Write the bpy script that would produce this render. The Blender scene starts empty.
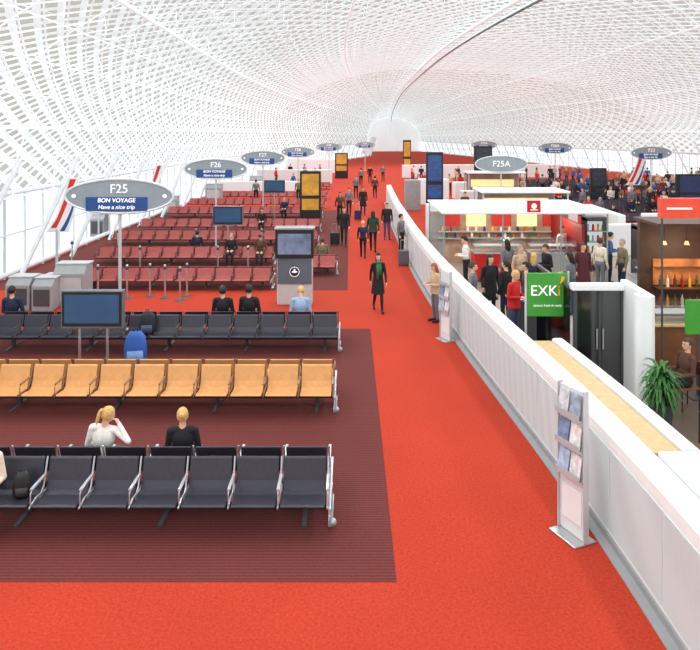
import bpy, bmesh, math, random
import numpy as np
from mathutils import Vector, Matrix
random.seed(4)
COL=bpy.context.scene.collection
PI=math.pi
F=700.0; H=5.0; HY=134.0
def X_at(px,d): return (px-350.0)*d/F
def Z_at(py,d): return H-(py-HY)*d/F
def D_at(py,z=0): return F*(H-z)/(py-HY)
def curve(Y): return .0013*max(0.0,Y-35)**2
# ------------------------------------------------------------ materials
def lin(c):
    r=[]
    for v in c:
        v/=255.0
        r.append(v/12.92 if v<=.04045 else ((v+.055)/1.055)**2.4)
    return tuple(r)
MC={}
def M(name,col,rough=.5,metal=0.,noise=.06,scale=6.,emit=0.,bump=0.,alpha=1.):
    if name in MC: return MC[name]
    m=bpy.data.materials.new(name); m.use_nodes=True; nt=m.node_tree; b=nt.nodes['Principled BSDF']
    c=lin(col); tc=nt.nodes.new('ShaderNodeTexCoord'); no=nt.nodes.new('ShaderNodeTexNoise')
    no.inputs['Scale'].default_value=scale; no.inputs['Detail'].default_value=4
    nt.links.new(tc.outputs['Object'],no.inputs['Vector'])
    r=nt.nodes.new('ShaderNodeValToRGB'); r.color_ramp.elements[0].position=.3; r.color_ramp.elements[1].position=.7
    r.color_ramp.elements[0].color=tuple(x*(1-noise) for x in c)+(1,)
    r.color_ramp.elements[1].color=tuple(min(1,x*(1+noise)) for x in c)+(1,)
    nt.links.new(no.outputs['Fac'],r.inputs['Fac']); nt.links.new(r.outputs['Color'],b.inputs['Base Color'])
    b.inputs['Roughness'].default_value=rough; b.inputs['Metallic'].default_value=metal; b.inputs['Alpha'].default_value=alpha
    if emit:
        nt.links.new(r.outputs['Color'],b.inputs['Emission Color']); b.inputs['Emission Strength'].default_value=emit
    if bump:
        bp=nt.nodes.new('ShaderNodeBump'); bp.inputs['Strength'].default_value=bump; bp.inputs['Distance'].default_value=.01
        nt.links.new(no.outputs['Fac'],bp.inputs['Height']); nt.links.new(bp.outputs['Normal'],b.inputs['Normal'])
    MC[name]=m; return m
def carpet(name,col,col2,ribs,sc=30):
    m=bpy.data.materials.new(name); m.use_nodes=True; nt=m.node_tree; b=nt.nodes['Principled BSDF']
    tc=nt.nodes.new('ShaderNodeTexCoord'); n1=nt.nodes.new('ShaderNodeTexNoise'); n1.inputs['Scale'].default_value=sc; n1.inputs['Detail'].default_value=8; n1.inputs['Roughness'].default_value=.7
    n2=nt.nodes.new('ShaderNodeTexNoise'); n2.inputs['Scale'].default_value=.5
    nt.links.new(tc.outputs['Object'],n1.inputs['Vector']); nt.links.new(tc.outputs['Object'],n2.inputs['Vector'])
    mx=nt.nodes.new('ShaderNodeMixRGB'); mx.inputs[1].default_value=lin(col)+(1,); mx.inputs[2].default_value=lin(col2)+(1,)
    src=n1.outputs['Fac']
    if ribs:
        w=nt.nodes.new('ShaderNodeTexWave'); w.bands_direction='Y'; w.inputs['Scale'].default_value=5.4; w.inputs['Distortion'].default_value=.3
        nt.links.new(tc.outputs['Object'],w.inputs['Vector'])
        ad=nt.nodes.new('ShaderNodeMath'); ad.operation='MULTIPLY_ADD'; ad.inputs[1].default_value=.28
        nt.links.new(w.outputs['Fac'],ad.inputs[0]); s=nt.nodes.new('ShaderNodeMath'); s.operation='MULTIPLY'; s.inputs[1].default_value=.72
        nt.links.new(n1.outputs['Fac'],s.inputs[0]); nt.links.new(s.outputs[0],ad.inputs[2]); src=ad.outputs[0]
    rp=nt.nodes.new('ShaderNodeValToRGB'); rp.color_ramp.elements[0].position=.34; rp.color_ramp.elements[1].position=.66
    nt.links.new(src,rp.inputs['Fac']); nt.links.new(rp.outputs['Color'],mx.inputs[0])
    m2=nt.nodes.new('ShaderNodeMixRGB'); m2.blend_type='MULTIPLY'; m2.inputs[0].default_value=.25
    nt.links.new(mx.outputs[0],m2.inputs[1]); nt.links.new(n2.outputs['Fac'],m2.inputs[2])
    nt.links.new(m2.outputs[0],b.inputs['Base Color']); b.inputs['Roughness'].default_value=.95
    b.inputs['Specular IOR Level'].default_value=.15
    return m
def glassm(name,col,alpha):
    m=bpy.data.materials.new(name); m.use_nodes=True; nt=m.node_tree; nt.nodes.remove(nt.nodes['Principled BSDF'])
    o=nt.nodes['Material Output']; t=nt.nodes.new('ShaderNodeBsdfTransparent'); g=nt.nodes.new('ShaderNodeBsdfGlossy'); g.inputs['Roughness'].default_value=.1
    t.inputs[0].default_value=lin(col)+(1,); mx=nt.nodes.new('ShaderNodeMixShader'); mx.inputs[0].default_value=alpha
    nt.links.new(t.outputs[0],mx.inputs[1]); nt.links.new(g.outputs[0],mx.inputs[2]); nt.links.new(mx.outputs[0],o.inputs[0]); return m
def skin_mat():
    m=bpy.data.materials.new('roof_glazing_glow'); m.use_nodes=True; nt=m.node_tree; nt.nodes.remove(nt.nodes['Principled BSDF'])
    o=nt.nodes['Material Output']; uv=nt.nodes.new('ShaderNodeUVMap'); sp=nt.nodes.new('ShaderNodeSeparateXYZ'); nt.links.new(uv.outputs[0],sp.inputs[0])
    def math_(op,a,b=None):
        n=nt.nodes.new('ShaderNodeMath'); n.operation=op
        for i,v in enumerate((a,b)):
            if v is None: continue
            if isinstance(v,(int,float)): n.inputs[i].default_value=v
            else: nt.links.new(v,n.inputs[i])
        return n.outputs[0]
    u=sp.outputs[0]; v=sp.outputs[1]
    s=math_('FRACT',math_('ADD',math_('ADD',u,v),.16)); t=math_('FRACT',math_('ADD',math_('SUBTRACT',u,v),.12))
    a=math_('GREATER_THAN',s,.32); b=math_('GREATER_THAN',t,.24)
    g=math_('MULTIPLY',a,b)
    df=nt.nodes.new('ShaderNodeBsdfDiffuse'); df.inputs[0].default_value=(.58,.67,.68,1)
    glow=nt.nodes.new('ShaderNodeEmission'); glow.inputs[0].default_value=(.95,.98,1,1); glow.inputs[1].default_value=.48  # added self-glow on the opaque bands, standing in for daylight through the skin
    m1=nt.nodes.new('ShaderNodeAddShader'); nt.links.new(df.outputs[0],m1.inputs[0]); nt.links.new(glow.outputs[0],m1.inputs[1])
    tr=nt.nodes.new('ShaderNodeBsdfTransparent'); tr.inputs[0].default_value=(.43,.41,.37,1)
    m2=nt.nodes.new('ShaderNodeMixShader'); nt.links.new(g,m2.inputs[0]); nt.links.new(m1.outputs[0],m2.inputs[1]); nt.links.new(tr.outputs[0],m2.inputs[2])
    nt.links.new(m2.outputs[0],o.inputs[0]); return m
def perf_mat():
    m=bpy.data.materials.new('perforated_panel'); m.use_nodes=True; nt=m.node_tree; b=nt.nodes['Principled BSDF']
    tc=nt.nodes.new('ShaderNodeTexCoord'); v=nt.nodes.new('ShaderNodeTexVoronoi'); v.inputs['Scale'].default_value=42; v.inputs['Randomness'].default_value=0
    nt.links.new(tc.outputs['Object'],v.inputs['Vector']); r=nt.nodes.new('ShaderNodeValToRGB')
    r.color_ramp.elements[0].position=.25; r.color_ramp.elements[0].color=(.46,.54,.555,1); r.color_ramp.elements[1].position=.4; r.color_ramp.elements[1].color=(.62,.73,.745,1)
    nt.links.new(v.outputs['Distance'],r.inputs['Fac']); nt.links.new(r.outputs['Color'],b.inputs['Base Color']); b.inputs['Roughness'].default_value=.6
    return m
RED=carpet('red_carpet',(172,50,34),(206,76,52),False)
MAROON=carpet('maroon_ribbed_carpet',(98,46,46),(122,66,62),True,40)
WHITE=M('white_paint',(234,241,241),.5,noise=.02); OFF=M('offwhite_panel',(220,225,226),.5,noise=.03)
GREY=M('grey_plastic',(150,154,157),.5); LGREY=M('light_grey',(190,194,196),.45); DGREY=M('dark_grey',(70,72,76),.5); MGREY=M('mid_grey',(112,118,124),.4,.3)
STEEL=M('brushed_steel',(200,202,205),.3,.8,noise=.04,scale=30); BLACK=M('black_plastic',(24,24,27),.45); BLK2=M('black_leather',(44,44,56),.42,noise=.15,scale=20,bump=.1)
TAN=M('tan_leather',(212,156,96),.45,noise=.08,scale=12,bump=.1); REDL=M('red_leather',(164,78,74),.5,noise=.1,scale=12); WOOD=M('pale_wood',(206,176,128),.5,noise=.12,scale=9)
BROWN=M('brown_wood',(118,72,40),.5,noise=.2,scale=5); BLUE=M('sign_blue',(26,74,140),.4); NAVY=M('navy',(24,34,66),.4)
SCR=M('blue_screen',(46,80,112),.2,emit=.2,noise=.12,scale=1.5); YEL=M('yellow_poster',(196,146,50),.4,noise=.25,scale=3,emit=.1)
SCRD=M('dark_screen',(40,48,60),.15,noise=.4,scale=4,emit=.2); PIC=M('picture_screen',(96,110,134),.15,noise=.55,scale=2.2,emit=.45)
SIGNG=M('sign_grey',(142,155,163),.4); REDP=M('red_paint',(212,30,36),.4); GREEN=M('green_board',(60,150,50),.4,emit=.1); ORED=M('orange_red_sign',(222,74,50),.4,emit=.15)
WT=M('white_letter',(250,250,250),.5,emit=.3,noise=0); TILE=M('tile_floor',(160,154,148),.5,noise=.1,scale=2); DTILE=M('dark_tile_floor',(92,78,68),.5,noise=.15,scale=2)
GLASS=glassm('clear_glass',(240,244,245),.10); DGLASS=glassm('dark_glass',(110,116,120),.14); LEAF=M('leaf_green',(50,110,45),.5,noise=.35,scale=15)
SOIL=M('soil',(50,36,26),.9); WARM=M('warm_lit_panel',(255,214,150),.5,emit=.9,noise=.1); PERF=perf_mat(); APRON=M('apron_concrete',(214,220,224),.8,noise=.06,scale=.1)
DRED=M('deep_red_wall',(150,30,34),.5)
# ------------------------------------------------------------ mesh builder
class MB:
    def __init__(s): s.v=[]; s.f=[]; s.m=[]
    def _add(s,vs,fs,m=0):
        n=len(s.v); s.v+= [tuple(p) for p in vs]; s.f+=[tuple(i+n for i in f) for f in fs]; s.m+=[m]*len(fs); return s
    def box(s,x0,x1,y0,y1,z0,z1,m=0,mat=None):
        vs=[(x,y,z) for z in (z0,z1) for y in (y0,y1) for x in (x0,x1)]
        if mat is not None: vs=[mat@Vector(p) for p in vs]
        return s._add(vs,[(0,2,3,1),(4,5,7,6),(0,1,5,4),(2,6,7,3),(0,4,6,2),(1,3,7,5)],m)
    def seg(s,p0,p1,r0,r1=None,n=8,m=0):
        r1=r0 if r1 is None else r1; p0=Vector(p0); p1=Vector(p1); d=p1-p0
        if d.length<1e-6: return s
        d.normalize(); a=d.orthogonal().normalized(); b=d.cross(a); vs=[]
        for p,r in ((p0,r0),(p1,r1)):
            for k in range(n):
                t=2*PI*k/n; vs.append(p+a*(r*math.cos(t))+b*(r*math.sin(t)))
        fs=[(k,(k+1)%n,n+(k+1)%n,n+k) for k in range(n)]+[tuple(range(n-1,-1,-1)),tuple(range(n,2*n))]
        return s._add(vs,fs,m)
    def path(s,pts,r,n=6,m=0):
        for a,b in zip(pts[:-1],pts[1:]):
            s.seg(a,b,r,n=n,m=m)
        for p in pts[1:-1]: s.ell(p,(r,r,r),6,4,m)
        return s
    def ell(s,c,r,nu=12,nv=8,m=0,mat=None):
        vs=[];c=Vector(c)
        for j in range(1,nv):
            ph=PI*j/nv
            for i in range(nu):
                t=2*PI*i/nu; vs.append(c+Vector((r[0]*math.sin(ph)*math.cos(t),r[1]*math.sin(ph)*math.sin(t),r[2]*math.cos(ph))))
        vs.append(c+Vector((0,0,r[2]))); vs.append(c-Vector((0,0,r[2])))
        T=len(vs)-2; fs=[]
        for j in range(nv-2):
            for i in range(nu): fs.append((j*nu+i,(j+1)*nu+i,(j+1)*nu+(i+1)%nu,j*nu+(i+1)%nu))
        for i in range(nu): fs.append((T,i,(i+1)%nu)); fs.append((T+1,(nv-2)*nu+(i+1)%nu,(nv-2)*nu+i))
        if mat is not None: vs=[mat@p for p in vs]
        return s._add(vs,fs,m)
    def prism(s,prof,lo,hi,axis='x',m=0):
        n=len(prof)
        mk={'x':lambda t,p:(t,p[0],p[1]),'y':lambda t,p:(p[0],t,p[1]),'z':lambda t,p:(p[0],p[1],t)}[axis]
        vs=[mk(lo,p) for p in prof]+[mk(hi,p) for p in prof]
        return s._add(vs,[(i,(i+1)%n,n+(i+1)%n,n+i) for i in range(n)]+[tuple(range(n-1,-1,-1)),tuple(range(n,2*n))],m)
    def loft(s,rings,m=0,mat=None,cap=True):
        n=len(rings[0]); vs=[Vector(p) for r in rings for p in r]
        if mat is not None: vs=[mat@p for p in vs]
        fs=[]
        for j in range(len(rings)-1):
            for i in range(n): fs.append((j*n+i,j*n+(i+1)%n,(j+1)*n+(i+1)%n,(j+1)*n+i))
        if cap: fs+=[tuple(range(n-1,-1,-1)),tuple(range((len(rings)-1)*n,len(rings)*n))]
        return s._add(vs,fs,m)
    def mesh(s,name,mats,smooth=False):
        me=bpy.data.meshes.new(name); me.from_pydata(s.v,[],s.f)
        if not isinstance(mats,(list,tuple)): mats=[mats]
        for q in mats: me.materials.append(q)
        me.polygons.foreach_set('material_index',s.m)
        bm=bmesh.new(); bm.from_mesh(me); bmesh.ops.recalc_face_normals(bm,faces=bm.faces); bm.to_mesh(me); bm.free()
        if smooth: me.polygons.foreach_set('use_smooth',[True]*len(me.polygons))
        me.update(); return me
    def build(s,name,mats,parent=None,smooth=False,bev=0,loc=None,rz=0):
        o=bpy.data.objects.new(name,s.mesh(name,mats,smooth)); COL.objects.link(o)
        if parent: o.parent=parent
        if loc: o.location=loc
        o.rotation_euler.z=rz
        if bev:
            b=o.modifiers.new('bevel','BEVEL'); b.width=bev; b.segments=2; b.limit_method='ANGLE'
        return o
def tag(o,label,cat,group=None):
    o['label']=label; o['category']=cat
    if group: o['group']=group
    return o
def thing(name,label,cat,loc,rz=0,group=None):
    o=bpy.data.objects.new(name,None); o.empty_display_size=.2; COL.objects.link(o); o.location=loc; o.rotation_euler.z=rz
    return tag(o,label,cat,group)
def inst(name,me,parent,loc=(0,0,0),rz=0):
    o=bpy.data.objects.new(name,me); COL.objects.link(o); o.parent=parent; o.location=loc; o.rotation_euler.z=rz; return o
def struct(o): o['kind']='structure'; return o
def text(parent,body,x,y,z,size,mat,shear=0,name='lettering',rz=0,bold=0):
    c=bpy.data.curves.new('t','FONT'); c.body=body; c.size=size; c.align_x='CENTER'; c.align_y='CENTER'; c.extrude=.004; c.shear=shear; c.offset=bold
    t=bpy.data.objects.new('t',c); COL.objects.link(t); bpy.context.view_layer.update()
    me=bpy.data.meshes.new_from_object(t.evaluated_get(bpy.context.evaluated_depsgraph_get())); bpy.data.objects.remove(t)
    me.materials.clear(); me.materials.append(mat)
    o=bpy.data.objects.new(name,me); COL.objects.link(o); o.parent=parent; o.location=(x,y,z); o.rotation_euler=(PI/2,0,rz); return o
# ------------------------------------------------------------ roof shape
RZ,RH=2.8,9.9
def RXf(Y):
    return 7.8+(.0015*min(45.,65-Y)**2 if Y<65 else .00022*(Y-65)**2)
def XL(Y): return -12.2+min(16.,.85*curve(Y))
def XR(Y): return 37.0-(0 if Y<75 else .13*(Y-75))
NJ=56
def rs(Y,j,off=0):
    t=PI*j/NJ; RX=RXf(Y); hw=(RX-XL(Y)) if t<PI/2 else (XR(Y)-RX); rh=RH-(0 if Y<110 else .03*(Y-110))
    return (RX-(hw-off)*math.cos(t), Y, RZ+(rh-off)*math.sin(t)**.9)
# ------------------------------------------------------------ floor
b=MB(); b.box(-260,200,-8,500,-6.3,-6.0); struct(b.build('floor',APRON))
b=MB(); L_=[]; R_=[]
for i in range(54):
    Y=-8+i*4; L_.append((XL(Y),Y)); R_.append((XR(Y)+.2,Y))
b.prism(L_+R_[::-1],-.4,0,'z'); struct(b.build('floor',RED))
b=MB(); b.box(-11.9,.52,7.81,17.95,0,.006); struct(b.build('floor',MAROON))
b=MB(); b.box(-11.9,-.08,22.4,46,0,.006); struct(b.build('floor',MAROON))
b=MB(); b.box(4.2,12,3,16.5,0,.006); struct(b.build('floor',DTILE))
b=MB(); b.box(3.4,30,16.5,33,0,.006); struct(b.build('floor',TILE))
# ------------------------------------------------------------ roof
DY=1.65
ys=[-12+DY*i for i in range(131)]
vs=[];fs=[];uvs=[]
for i,Y in enumerate(ys):
    for j in range(NJ+1): vs.append(rs(Y,j))
for i in range(len(ys)-1):
    for j in range(NJ):
        a=i*(NJ+1)+j; fs.append((a,a+1,a+NJ+2,a+NJ+1)); uvs+=[(i,j),(i,j+1),(i+1,j+1),(i+1,j)]
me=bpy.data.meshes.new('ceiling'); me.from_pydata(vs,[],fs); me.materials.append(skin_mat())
uvl=me.uv_layers.new(name='UVMap'); uvl.data.foreach_set('uv',[c for p in uvs for c in p]); me.polygons.foreach_set('use_smooth',[True]*len(fs))
ce=bpy.data.objects.new('ceiling',me); COL.objects.link(ce); struct(ce)
b=MB()
for i in range(len(ys)-1):
    Y=ys[i]; far=Y>80
    if far and i%2: continue
    Y2=ys[min(i+(2 if far else 1),len(ys)-1)]; jn=2 if far else 1
    for j in range(0,NJ+1,jn):
        if j%2==0: b.seg(rs(Y,j,.5),rs(Y2,j,.5),.08 if j%8==4 else .028,n=4)
        if j<NJ:
            if (i//(2 if far else 1))%2==0: b.seg(rs(Y,j,.5),rs(Y,j+jn,.5),.028,n=4)
            b.seg(rs(Y,j,.25),rs(Y2,j+jn,.25),.036,n=4)
            b.seg(rs(Y2,j,.25),rs(Y,j+jn,.25),.036,n=4)
            if Y<60 and i%2==0 and j%2==0:
                for (q,jj) in ((Y,j),(Y2,j+1)): b.seg(rs(q,jj,.1),rs((Y+Y2)/2,j+.5,.9),.02,n=3)
TR=M('truss_white_glow',(228,239,242),.5,noise=.02,emit=.42)  # emission added to whiten the tubes from below; they are no lamps
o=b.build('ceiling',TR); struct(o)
b=MB()
pts=[rs(Y,NJ/2,1.2) for Y in ys]
for a,c in zip(pts[:-1],pts[1:]): b.seg(a,c,.065,n=6)
for s in (-.5,.5):
    for a,c in zip(pts[:-1],pts[1:]): b.seg((a[0]+s,a[1],a[2]+.35),(c[0]+s,c[1],c[2]+.35),.12,n=4,m=1)
struct(b.build('trim_1',[M('seam_grey',(104,108,112),.5),TR]))
def winwall(side,xf,n0):
    k=n0
    for i in range(21):
        Y=6+i*9.0; Y2=Y+9
        xa=xf(Y)+side*.35; xb=xf(Y2)+side*.35
        r=bpy.data.objects.new('window_%d'%k,None); COL.objects.link(r); r.location=(xa,Y,0); struct(r)
        dx=xb-xa; b=MB(); b._add([(0,0,.3),(dx,9,.3),(dx,9,2.9),(0,0,2.9)],[(0,1,2,3)]); b.build('pane',GLASS,r)
        b=MB()
        for q in range(7):
            t=q/6; b.seg((dx*t,9*t,0),(dx*t,9*t,3.0),.045,n=6)
        for z in (.15,1.5,2.95): b.seg((0,0,z),(dx,9,z),.09 if z in(.15,2.95) else .035,n=6)
        for q in range(2): b.seg((side*.5+dx*q/2,q*4.5,0),(side*1.9+dx*q/2,q*4.5+1.6,4.2),.09,n=8)
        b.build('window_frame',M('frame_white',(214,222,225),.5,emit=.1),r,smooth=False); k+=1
    return k
k=winwall(1,XL,1); winwall(-1,XR,k)
b=MB(); Ye=ys[-1]; prof=[(rs(Ye,j)[0],rs(Ye,j)[2]) for j in range(NJ+1)]; prof=[(prof[0][0],0)]+prof+[(prof[-1][0],0)]; b.prism(prof,Ye,Ye+.3,'y')
for i in range(10): x=prof[0][0]+(prof[-1][0]-prof[0][0])*(i+.5)/10; b.box(x-.1,x+.1,Ye-.15,Ye,0,RZ+RH*.5)
struct(b.build('wall_back',M('end_glazing_glow',(220,226,228),.5,emit=.42,noise=.03,scale=.3)))  # self-lit white, brightness put into the material in place of far haze
# ------------------------------------------------------------ parapet wall
WC=[(3.22,-2),(3.22,5),(3.2,9.3),(2.95,12.5),(2.62,17.4),(2.42,22),(2.34,27.3),(2.36,38.5),(2.6,50),(3.0,62),(4,80)]
WY=[c[1] for c in WC]; WX=[c[0] for c in WC]
def wx(Y):
    return float(np.mean([np.interp(Y+dd,WY,WX) for dd in (-2,-1,0,1,2)]))
def wall_loft(prof,Ys,name,mat,kind=True,bev=0):
    rings=[[(wx(Y)+p[0],Y,p[1]) for p in prof] for Y in Ys]
    b=MB(); b.loft(rings); o=b.build(name,mat)
    return struct(o) if kind else o
Yw=[float(y) for y in np.arange(2.5,26,.75)]+[float(y) for y in np.arange(26,53,2.5)]
wall_loft([(0,.0),(.02,1.18),(.03,1.27),(.06,1.29),(.33,1.29),(.36,1.27),(.38,0)],Yw,'wall_right',WHITE)
wall_loft([(-.14,0),(-.14,.012),(-.03,.02),(-.03,.1),(.0,.1),(.0,0)],Yw,'baseboard_right',GREY)
wr=bpy.data.objects['wall_right']
for i in range(34):
    Ya=3.0+i*1.4; Yb=Ya+1.365
    n=4; rings=[]
    for q in range(n+1):
        yy=Ya+(Yb-Ya)*q/n; xx=wx(yy); rings.append([(xx-.012,yy,.16),(xx+.006,yy,1.12),(xx+.04,yy,1.12),(xx+.03,yy,.16)])
    b=MB(); b.loft(rings); b.build('panel',PERF,wr)
Yl=[float(y) for y in np.arange(8.3,12.9,.5)]
o=wall_loft([(.385,0),(.385,1.22),(.74,1.22),(.74,0)],Yl,'ledge',WOOD,False); tag(o,'pale wood topped ledge running behind the white parapet','ledge')
o=wall_loft([(.76,0),(.76,1.25),(.80,1.27),(.92,1.27),(.96,1.25),(.96,0)],Yl,'partition',WHITE,False); tag(o,'white upright partition on the right of the pale wood ledge','partition')
b=MB(); b.box(3.62,5.6,2.5,8.25,0,1.27); o=b.build('counter',WHITE,bev=.03); tag(o,'wide flat-topped white counter block at the near right corner','counter')
# ------------------------------------------------------------ benches
P=.61; OF=.09
prof=[(-.60,.405),(-.61,.42),(-.585,.44),(-.42,.425),(-.28,.41),(-.20,.435),(-.150,.53),(-.075,.775),(-.055,.80),(-.035,.79),(-.110,.55),(-.165,.415),(-.22,.385),(-.28,.38),(-.42,.395)]
def seatmesh(mat):
    b=MB(); b.prism(prof,-.272,.272)
    o=b.build('tmp',mat); bv=o.modifiers.new('b','BEVEL'); bv.width=.010; bv.segments=2; bv.limit_method='ANGLE'; bv.angle_limit=.9
    bpy.context.view_layer.update()
    me=bpy.data.meshes.new_from_object(o.evaluated_get(bpy.context.evaluated_depsgraph_get())); bpy.data.objects.remove(o); return me
ARMc=M('bench_silver',(190,193,200),.35,.5,noise=.03)
SEAT={k:seatmesh(m) for k,m in (('black',BLK2),('tan',TAN),('red',REDL))}
def armmesh(mat,t=1.):
    b=MB(); b.path([(0,-.60,.40),(0,-.42,.44),(0,-.27,.425),(0,-.19,.47),(0,-.06,.80)],.012*t,6)
    b.path([(0,-.56,.41),(0,-.56,.56),(0,-.52,.59),(0,-.13,.60)],.009*t,6); b.box(-.018*t,.018*t,-.54,-.14,.59,.61)
    b.box(-.01,.01,-.3,0,.33,.41)
    return b.mesh('armrest',mat)
ARM=armmesh(ARMc); ARMB=armmesh(M('bench_dark_metal',(84,84,90),.4,.4)); ARMR=armmesh(M('bench_maroon_metal',(96,50,50),.4,.2),1.6); ARMT=armmesh(M('bench_bronze_metal',(150,112,76),.4,.3))
b=MB(); b.box(-.03,.03,-.40,.40,0,.03); b.box(-.035,.035,-.04,.04,.03,.31); LEG=b.mesh('leg',DGREY)
b=MB(); b.box(-.015,.015,-.70,.70,.33,.40); b.box(-.02,.02,-.06,.06,.05,.36); b.box(-.03,.03,-.38,.38,0,.035); b.ell((.03,-.35,.05),(.05,.05,.05)); ENDF=b.mesh('end_frame',ARMc)
def bench(label,xr,Y,n,kind,two=True,nr=None,group='airport seating benches',arm=None):
    r=thing('airport_bench',label,'bench',(xr,Y,0),0,group)
    if kind=='red': r.scale=(1,1,.80)
    L=n*P
    b=MB(); b.box(-L,0,-.05,.05,.30,.37); b.box(-L,0,-.58,-.54,.34,.39); 
    if two: b.box(-L,0,.54,.58,.34,.39)
    b.build('beam',BLACK,r)
    arm=arm or ARM
    for i in range(n):
        inst('seat',SEAT[kind],r,(-(i+.5)*P,-OF,0))
        if two: inst('seat',SEAT[kind],r,(-(i+.5)*P,OF,0),PI)
    for i in range(n+1):
        inst('armrest',arm,r,(-i*P,-OF,0))
        if two: inst('armrest',arm,r,(-i*P,OF,0),PI)
    for i in range(0,n,3): inst('leg',LEG,r,(-(i+.5)*P,0,0))
    inst('end_frame',ENDF,r,(.03,0,0))
    return r
B1=9.28;B2=12.93;B3=16.45
bench('black leather double-sided bench with silver armrests, nearest the camera',-.28,B1,8,'black')
bench('long tan leather double-sided bench, second from the camera',-.30,B2,11,'tan',arm=ARMT)
bench('black double-sided bench just behind the tan bench',-.28,B3,13,'black',arm=ARMB)
rows=[(22.9,72,272,'red','long red bench nearest the television kiosk, first of the red rows'),
(27.1,92,274,'red','second red bench behind the black and tan rows'),
(31.7,110,318,'red','third red bench, just behind the first blue departure screen'),
(36.0,128,320,'red','fourth red bench from the camera, beyond the F26 sign'),
(42.0,158,322,'red','fifth red bench beyond the yellow advertising totem'),
(47.5,178,325,'red','sixth long red bench, behind the third oval sign'),
(53.5,196,327,'red','seventh red bench, small, in front of the far left white partition'),
(63.5,222,330,'red','eighth and most distant red bench on the left')]
for Y,a,c,k,lab in rows:
    xr=X_at(c,Y); n=max(3,int((xr-max(-11.3,X_at(a,Y)))/P)); bench(lab,xr,Y,n,k,arm=ARMR if k=='red' else ARMB)
bench('short red bench to the right of the television kiosk',X_at(336,24.9),25.2,3,'red',arm=ARMR)
# ------------------------------------------------------------ oval signs
def oval(code,px,py,wpx,label,d=None,banner=True,Wm=2.75):
    d=d or Wm*F/wpx; z=Z_at(py,d); x=X_at(px,d); rx=Wm/2; rz=rx*.315
    r=thing('oval_gate_sign',label,'sign',(x,d,0),0,'oval gate signs')
    b=MB(); el=[(rx*math.cos(2*PI*i/48),z+rz*math.sin(2*PI*i/48)) for i in range(48)]; b.prism(el,-.07,.07,'y'); b.build('sign_board',SIGNG,r,bev=.015)
    b=MB(); 
    for i in range(48):
        a=el[i]; c=el[(i+1)%48]; b.seg((a[0],-.07,a[1]),(c[0],-.07,c[1]),.03,n=5)
    b.build('rim',OFF,r)
    b=MB(); b.seg((0,0,0),(0,0,z-rz+.05),.04,n=10); b.seg((0,0,0),(0,0,.03),.2,n=20); b.build('post',LGREY,r,smooth=False)
    text(r,code,0,-.085,z+(.18 if banner else 0),.32 if banner else .44,WT)
    if banner:
        w=.78; s=-.06
        b=MB(); b.box(s-w,s+w,-.10,-.072,z-.37,z-.02); bo=b.build('banner',BLUE,r)
        text(bo,'BON VOYAGE',s,-.106,z-.105,.15,WT,.15,bold=.003); text(bo,'Have a nice trip',s,-.106,z-.275,.145,WT,.2,bold=.002)
        for q in (-.84,.84):
            b=MB(); b.ell((rx*q,-.07,z),(.055,.02,.05)); b.build('emblem',WT,r)
    return r
oval('F25',120,196,108,'large oval grey gate sign F25, nearest on the left')
oval('F26',216,169,63,'oval grey gate sign F26 behind the F25 sign')
oval('F27',263,158,44,'third oval gate sign on the left, beyond F26')
oval('F28',298,152,33,'fourth oval gate sign on the left, above the yellow totem')
oval('F29',329,147,26,'fifth oval gate sign on the left')
oval('F30',365,145,20,'most distant small oval gate sign at the end of the aisle')
oval('F25A',501,164,52,'plain oval grey gate sign F25A right of the aisle',banner=False)
oval('F26A',555,148,34,'oval gate sign with a blue banner above the right hall',d=57)
oval('F23',651,153,42,'oval gate sign with a blue banner at the far right',d=47.2)
oval('F27A',484,145,26,'small faraway oval gate sign right of the blue departure board')
def fin(px,py0,py1,d,label,fl=1):
    x=X_at(px,d); r=thing('fin_banner',label,'banner',(x,d,0),0,'red and white fin banners')
    z0,z1=Z_at(py1,d),Z_at(py0,d); w=(z1-z0)*.42*fl; h=z1-z0
    def cv(a,bb,c,n=8): return [((1-t)**2*a[0]+2*t*(1-t)*bb[0]+t*t*c[0],(1-t)**2*a[1]+2*t*(1-t)*bb[1]+t*t*c[1]) for t in [i/n for i in range(n+1)]]
    lft=cv((-w*.5,z0),(w*.05,z0+h*.25),(w*.45,z1)); rgt=cv((w*.95,z1),(w*.75,z0+h*.35),(w*.45,z0))
    b=MB(); b.prism(lft+rgt,-.03,.03,'y'); b.build('fin',WHITE,r)
    b=MB(); l2=cv((-w*.3,z0+h*.08),(w*.12,z0+h*.28),(w*.55,z1-h*.02)); r2=cv((w*.80,z1-h*.02),(w*.4,z0+h*.45),(-w*.05,z0+h*.08)); b.prism(l2+r2,-.045,-.031,'y'); b.build('stripe',REDP,r)
    b=MB(); b.prism(cv((w*.1,z0+h*.02),(w*.55,z0+h*.30),(w*.8,z0+h*.7))+cv((w*.84,z0+h*.7),(w*.62,z0+h*.25),(w*.3,z0+h*.02)),-.045,-.031,'y'); b.build('blue_stripe',BLUE,r)
    b=MB(); b.seg((-w*.05,0,0),(-w*.05,0,z0+.1),.05); b.box(-.4,.3,-.25,.25,0,.04); b.build('post',LGREY,r)
fin(58,178,232,24.9,'tall red and white fin banner left of the F25 sign')
fin(150,165,198,38.9,'red and white fin banner between the F25 and F26 signs')
fin(633,150,185,51.2,'red and white fin banner left of the far right oval sign')
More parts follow.
